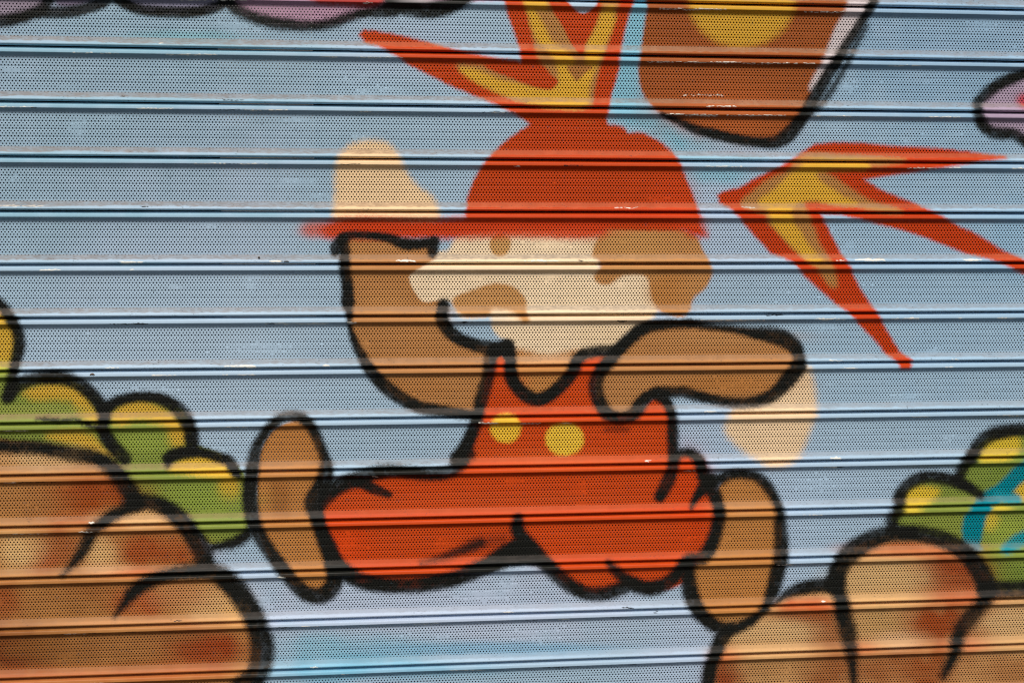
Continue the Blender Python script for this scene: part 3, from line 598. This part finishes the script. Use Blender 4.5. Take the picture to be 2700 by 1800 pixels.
def panel(k):
    rs = np.random.RandomState(100 + k)
    ph = rs.rand() * HP
    J = int((XR - XL) / HP)
    x0 = XL + ph - HP / 2
    M = 2 * J + 1
    xm = x0 + np.arange(M) * HP / 2
    zr = Z1 + RP * np.arange(NROW)
    zb = np.concatenate([[13.2], (zr[1:] + zr[:-1]) / 2, [63.3]])
    crease = np.zeros(NROW + 1); crease[[4, 7, 10]] = -.5
    V = []; nb = 0
    # boundary lines
    GX = np.tile(xm, (NROW + 1, 1)); GZ = np.repeat(zb[:, None], M, 1)
    GD = np.interp(GZ, SZ, SD) + crease[:, None]
    gi = np.arange((NROW + 1) * M).reshape(NROW + 1, M)
    V.append(np.stack([GX, GZ, GD], -1).reshape(-1, 3)); nb = V[0].shape[0]
    faces = []
    th = np.radians([135, 90, 45, 0, -45, -90, -135, 180])
    for i in range(NROW):
        off = (i + 1) % 2 if False else i % 2
        nc = J if off == 0 else J - 1
        ms = off + 2 * np.arange(nc)
        xe = xm[off::2][:nc + 1]
        ci = nb + np.arange(nc + 1)
        V.append(np.stack([xe, np.full(nc + 1, zr[i]), np.interp(np.full(nc + 1, zr[i]), SZ, SD)], -1)); nb += nc + 1
        xc = xm[ms + 1]
        zc = np.full(nc, zr[i])
        end = i in (0, NROW - 1)
        cl = clog(xc, -P_ * k - zr[i])
        rr = (1.09 + .05 * (rs.rand(nc) - .5)) * (1 - .78 * cl * (.6 + .4 * rs.rand(nc)))
        rr = np.where(rs.rand(nc) < cl * .3, .06, rr)
        rz = rr * (.52 if end else 1.0)
        zo = .12 if i == 0 else (-.12 if i == NROW - 1 else 0)
        ix = xc[:, None] + rr[:, None] * np.cos(th)[None]
        iz = zc[:, None] + zo - rz[:, None] * np.sin(th)[None]
        ii = nb + np.arange(nc * 8).reshape(nc, 8)
        V.append(np.stack([ix, iz, np.interp(iz, SZ, SD)], -1).reshape(-1, 3)); nb += nc * 8
        outer = np.stack([gi[i][ms], gi[i][ms + 1], gi[i][ms + 2], ci[1:], gi[i + 1][ms + 2], gi[i + 1][ms + 1], gi[i + 1][ms], ci[:-1]], 1)
        for a in range(8):
            b = (a + 1) % 8
            faces.append(np.stack([outer[:, a], ii[:, a], ii[:, b], outer[:, b]], 1))
        if off:
            faces.append(np.array([[gi[i][0], gi[i + 1][0], gi[i + 1][1], gi[i][1]], [gi[i][M - 2], gi[i + 1][M - 2], gi[i + 1][M - 1], gi[i][M - 1]]]))
    return np.concatenate(V), np.concatenate(faces)

def strip(k, prof):
    n = int((XR - XL) / 1.5)
    xs = np.linspace(XL + 2, XR - 2, n)
    z = np.array([p[0] for p in prof]); d = np.array([p[1] for p in prof])
    # resample a little finer
    zz, dd = [], []
    for i in range(len(z) - 1):
        m = 2 if (z[i + 1] - z[i]) > .8 else 1
        for t in range(m):
            zz.append(z[i] + (z[i + 1] - z[i]) * t / m); dd.append(d[i] + (d[i + 1] - d[i]) * t / m)
    zz.append(z[-1]); dd.append(d[-1])
    zz = np.array(zz); dd = np.array(dd)
    R = len(zz)
    X = np.tile(xs, (R, 1)); Z = np.repeat(zz[:, None], n, 1); D = np.repeat(dd[:, None], n, 1)
    idx = np.arange(R * n).reshape(R, n)
    f = np.stack([idx[:-1, :-1], idx[1:, :-1], idx[1:, 1:], idx[:-1, 1:]], -1).reshape(-1, 4)
    return np.stack([X, Z, D], -1).reshape(-1, 3), f

# ------------------------------------------------------------------ materials
def enamel():
    m = bpy.data.materials.new('sprayed_steel')
    m.use_nodes = True
    t = m.node_tree; N = t.nodes; L = t.links
    b = N['Principled BSDF']
    at = N.new('ShaderNodeAttribute'); at.attribute_name = 'paint'
    L.new(at.outputs['Color'], b.inputs['Base Color'])
    du = N.new('ShaderNodeAttribute'); du.attribute_name = 'dust'
    mr = N.new('ShaderNodeMapRange')
    mr.inputs['To Min'].default_value = .46; mr.inputs['To Max'].default_value = .85
    L.new(du.outputs['Fac'], mr.inputs['Value'])
    L.new(mr.outputs[0], b.inputs['Roughness'])
    b.inputs['Specular IOR Level'].default_value = .16
    tc = N.new('ShaderNodeTexCoord')
    n1 = N.new('ShaderNodeTexNoise'); n1.inputs['Scale'].default_value = 260; n1.inputs['Detail'].default_value = 3
    n2 = N.new('ShaderNodeTexNoise'); n2.inputs['Scale'].default_value = 18; n2.inputs['Detail'].default_value = 2
    L.new(tc.outputs['Object'], n1.inputs['Vector']); L.new(tc.outputs['Object'], n2.inputs['Vector'])
    b1 = N.new('ShaderNodeBump'); b1.inputs['Strength'].default_value = .12; b1.inputs['Distance'].default_value = .0006
    b2 = N.new('ShaderNodeBump'); b2.inputs['Strength'].default_value = .12; b2.inputs['Distance'].default_value = .004
    L.new(n1.outputs[0], b1.inputs['Height']); L.new(n2.outputs[0], b2.inputs['Height'])
    L.new(b1.outputs[0], b2.inputs['Normal']); L.new(b2.outputs[0], b.inputs['Normal'])
    return m
ENAMEL = enamel()

def plain(name, c, rough=.8):
    m = bpy.data.materials.new(name); m.use_nodes = True
    t = m.node_tree; b = t.nodes['Principled BSDF']
    n = t.nodes.new('ShaderNodeTexNoise'); n.inputs['Scale'].default_value = 30; n.inputs['Detail'].default_value = 4
    r = t.nodes.new('ShaderNodeMix'); r.data_type = 'RGBA'
    r.inputs['A'].default_value = (*[x * .8 for x in c], 1); r.inputs['B'].default_value = (*[min(1, x * 1.2) for x in c], 1)
    t.links.new(n.outputs[0], r.inputs['Factor']); t.links.new(r.outputs['Result'], b.inputs['Base Color'])
    b.inputs['Roughness'].default_value = rough
    return m

# ------------------------------------------------------------------ shutter
shutter = bpy.data.objects.new('roller_shutter', None)
COL.objects.link(shutter)
shutter.location = (0, 0, Z0 - P_ * 15 / 1000)
shutter['label'] = 'perforated steel roller shutter spray painted with a faceless figure in red cap on pale blue'
shutter['category'] = 'roller shutter'

KS = list(range(-4, 17))
jobs = []
for k in KS:
    for name, (V, Fc) in (('slat', panel(k)), ('hooked_lip', strip(k, LIP)), ('rolled_edge', strip(k, ROLL))):
        jobs.append((k, name, V, Fc))
allx = np.concatenate([j[2][:, 0] for j in jobs])
allz = np.concatenate([-P_ * j[0] - j[2][:, 1] for j in jobs])
zl = np.concatenate([j[2][:, 1] for j in jobs])
dl = np.concatenate([j[2][:, 2] for j in jobs])
kk = np.concatenate([np.full(len(j[2]), j[0]) for j in jobs])
isroll = np.concatenate([np.full(len(j[2]), j[1] == 'rolled_edge') for j in jobs])
U, Vv = mural_xy(allx, allz)
COLR = paint(U, Vv)

# grime that has settled on the ledges (ragged lower edge, heavier high up and to the left)
lvl = np.interp(kk, [-2, 3, 6, 9, 12, 15], [1.1, 1.05, .85, .62, .36, .26]) * np.interp(allx, [-900, -100, 900], [1.0, .85, .62])
bound = 68.6 + 3.0 * (fbm(allx / 9, kk * 7.3, 51, 4) - .5) + 4.0 * (fbm(allx / 70, kk * 3.1, 52, 2) - .35)
dz = sstep(61.2, 62.2, zl) * sstep(1.0, -.8, zl - bound) * (zl > 40)
tex = .55 + .9 * (fbm(allx / 5, allz / 1.2, 53, 3) - .3)
dust = np.clip(dz * lvl * np.clip(tex, .25, 1.15), 0, .9).astype(np.float32)
dust = np.maximum(dust, (zl > 40) * sstep(62, 64, zl) * sstep(71, 67, zl) * lvl * .25).astype(np.float32)
lum = COLR.mean(1)
dcol = np.where((COLR[:, 1:2] < COLR[:, :1] * .22), alb((190, 100, 66))[None], np.where(COLR[:, :1] > COLR[:, 2:3] * 2.2, alb((162, 128, 100))[None], alb((136, 122, 112))[None]))
dcol = dcol * (.8 + .4 * fbm(allx / 14, kk * 5.0, 55, 3))[:, None]
COLR += (dcol - COLR) * (dust * np.where(lum < .05, .35, .85))[:, None]
# fine cracks and specks in the ledge paint
sp = fbm(allx / 2.4, allz / 1.1, 61, 2)
sp = sstep(.79, .86, sp) * (zl > 64) * sstep(.35, .6, fbm(allx / 60, kk * 4.0, 62, 2)) * np.interp(kk, [-2, 8, 15], [.75, .55, .25])
COLR += (alb((52, 58, 60))[None] - COLR) * sp[:, None]
# drip marks and grime flecks on the flat faces
fl = fbm(allx / 3.2, allz / 2.6, 71, 2)
fl = sstep(.82, .88, fl) * (zl < 62) * (zl > 15) * .4
COLR += (alb((70, 80, 84))[None] - COLR) * fl[:, None]
COLR = np.clip(COLR, 0, .9).astype(np.float32)

PIV = np.array(shutter.location)
def mesh_obj(name, V, Fc, parent, mat, smooth=True):
    me = bpy.data.meshes.new(name)
    me.vertices.add(len(V)); me.vertices.foreach_set('co', V.astype(np.float32).ravel())
    me.loops.add(Fc.size); me.loops.foreach_set('vertex_index', Fc.astype(np.int32).ravel())
    me.polygons.add(len(Fc))
    me.polygons.foreach_set('loop_start', np.arange(0, Fc.size, 4, dtype=np.int32))
    try:
        me.polygons.foreach_set('loop_total', np.full(len(Fc), 4, np.int32))
    except Exception:
        pass
    me.update(calc_edges=True)
    if smooth:
        me.polygons.foreach_set('use_smooth', np.ones(len(Fc), bool))
    me.materials.append(mat)
    o = bpy.data.objects.new(name, me)
    COL.objects.link(o)
    if parent is not None:
        o.parent = parent
    return o

SLAT_LABEL = {
    0: 'slat with the yellow disc and the tip of the long orange spike',
    1: 'slat with the yellow heart of the upper burst',
    2: 'slat with the rounded top of the red cap',
    3: 'slat with the widest part of the red cap and the cream patch',
    4: 'slat with the red cap brim',
    5: 'slat with the middle of the cream face',
    6: 'slat with the top of the folded brown arm',
    7: 'slat with the V shaped neckline',
    8: 'slat with two yellow dots on red',
    9: 'slat with the red hips between two brown shoes',
    10: 'slat with both red trouser legs and the round boulders',
    11: 'slat with the soles of both brown shoes',
    12: 'slat with bright cyan wash between the boulders',
}
p0 = 0
cur = None
for k, name, V, Fc in jobs:
    n = len(V)
    x = V[:, 0]; z = -P_ * k - V[:, 1]; d = V[:, 2] + warp(x, z, k)
    co = np.stack([x / 1000 - PIV[0], -d / 1000 - PIV[1], Z0 + z / 1000 - PIV[2]], -1)
    o = mesh_obj(name, co, Fc, shutter if name == 'slat' else cur, ENAMEL)
    if name == 'slat':
        cur = o
        if k in SLAT_LABEL:
            o['label'] = SLAT_LABEL[k]
    ca = o.data.color_attributes.new('paint', 'FLOAT_COLOR', 'POINT')
    ca.data.foreach_set('color', np.concatenate([COLR[p0:p0 + n], np.ones((n, 1), np.float32)], 1).ravel())
    da = o.data.attributes.new('dust', 'FLOAT', 'POINT')
    da.data.foreach_set('value', np.ascontiguousarray(dust[p0:p0 + n], np.float32))
    p0 += n

# ------------------------------------------------------------------ behind the shutter: dark closed shop front
def box(name, x0, x1, y0, y1, z0, z1, mat, inward=False):
    v = np.array([(x, y, z) for z in (z0, z1) for y in (y0, y1) for x in (x0, x1)], float)
    f = np.array([[0, 2, 3, 1], [4, 5, 7, 6], [0, 1, 5, 4], [2, 6, 7, 3], [0, 4, 6, 2], [1, 3, 7, 5]])
    if inward:
        f = np.delete(f[:, ::-1], 2, 0)             # open on the street side, where the shutter hangs
    o = mesh_obj(name, v, f, None, mat, False)
    o['kind'] = 'structure'
    return o
box('shop_interior', -1.3, 1.38, .012, 1.2, Z0 - 1.33, Z0 + .33, plain('interior_dark', (.02, .02, .021)), True)  # unlit darkness of the room put into a near-black wall colour
box('wall', inv_mural(572, 300)[0] / 1000, inv_mural(822, 300)[0] / 1000, .030, .09, Z0 - 1.32, Z0 + .32, plain('grey_render', (.35, .35, .34)))

# ------------------------------------------------------------------ two scraps caught on the steel
def tube_obj(name, paths, mat, label, cat, loc):
    V = []; Fs = []; nb = 0
    for path in paths:
        P = np.array(path, float)
        for i, (x, y, z, r) in enumerate(P):
            t = P[min(i + 1, len(P) - 1)][:3] - P[max(i - 1, 0)][:3]
            t /= np.linalg.norm(t)
            a = np.cross(t, (0, 1, .2)); a /= np.linalg.norm(a); b = np.cross(t, a)
            for s in range(8):
                q = 2 * math.pi * s / 8
                V.append(np.array((x, y, z)) + r * (math.cos(q) * a + math.sin(q) * b))
        for i in range(len(P) - 1):
            for s in range(8):
                s2 = (s + 1) % 8
                Fs.append((nb + i * 8 + s, nb + i * 8 + s2, nb + (i + 1) * 8 + s2, nb + (i + 1) * 8 + s))
        nb += 8 * len(P)
    o = mesh_obj(name, np.array(V) / 1000, np.array(Fs), None, mat)
    o.location = loc
    o['label'] = label; o['category'] = cat
    return o
sx, sz = inv_mural(245, 985)
tube_obj('twig_scrap', [[(-3.4, -.3, -3.2, .25), (-2.9, -.9, -1.2, .45), (-1.6, -1.2, .4, .9), (.2, -1.3, .9, 1.25), (2.0, -1.2, .5, 1.0), (3.6, -.9, -.5, .3)],
                        [(2.8, -1.0, .2, .4), (2.4, -.8, -1.8, .35), (1.6, -.4, -3.6, .2)],
                        [(.8, -1.1, .5, .3), (.5, -.9, -1.0, .2), (1.0, -.7, -2.0, .15)]],
         plain('dry_brown', (.16, .105, .07)), 'dry brown twig scrap caught in the shutter joint above the bush', 'debris',
         (sx / 1000, -.0052, Z0 + sz / 1000))
sx, sz = inv_mural(683, 678)
tube_obj('mud_crumb', [[(-1.6, 0, -.4, .05), (-1.2, -.2, -.2, .8), (0, -.4, 0, 1.35), (1.1, -.3, .2, 1.0), (1.7, 0, .4, .05)]],
         plain('dried_mud', (.11, .08, .055)), 'round crumb of brown mud on the ledge left of the cap brim', 'debris',
         (sx / 1000, -.0028, Z0 + sz / 1000))
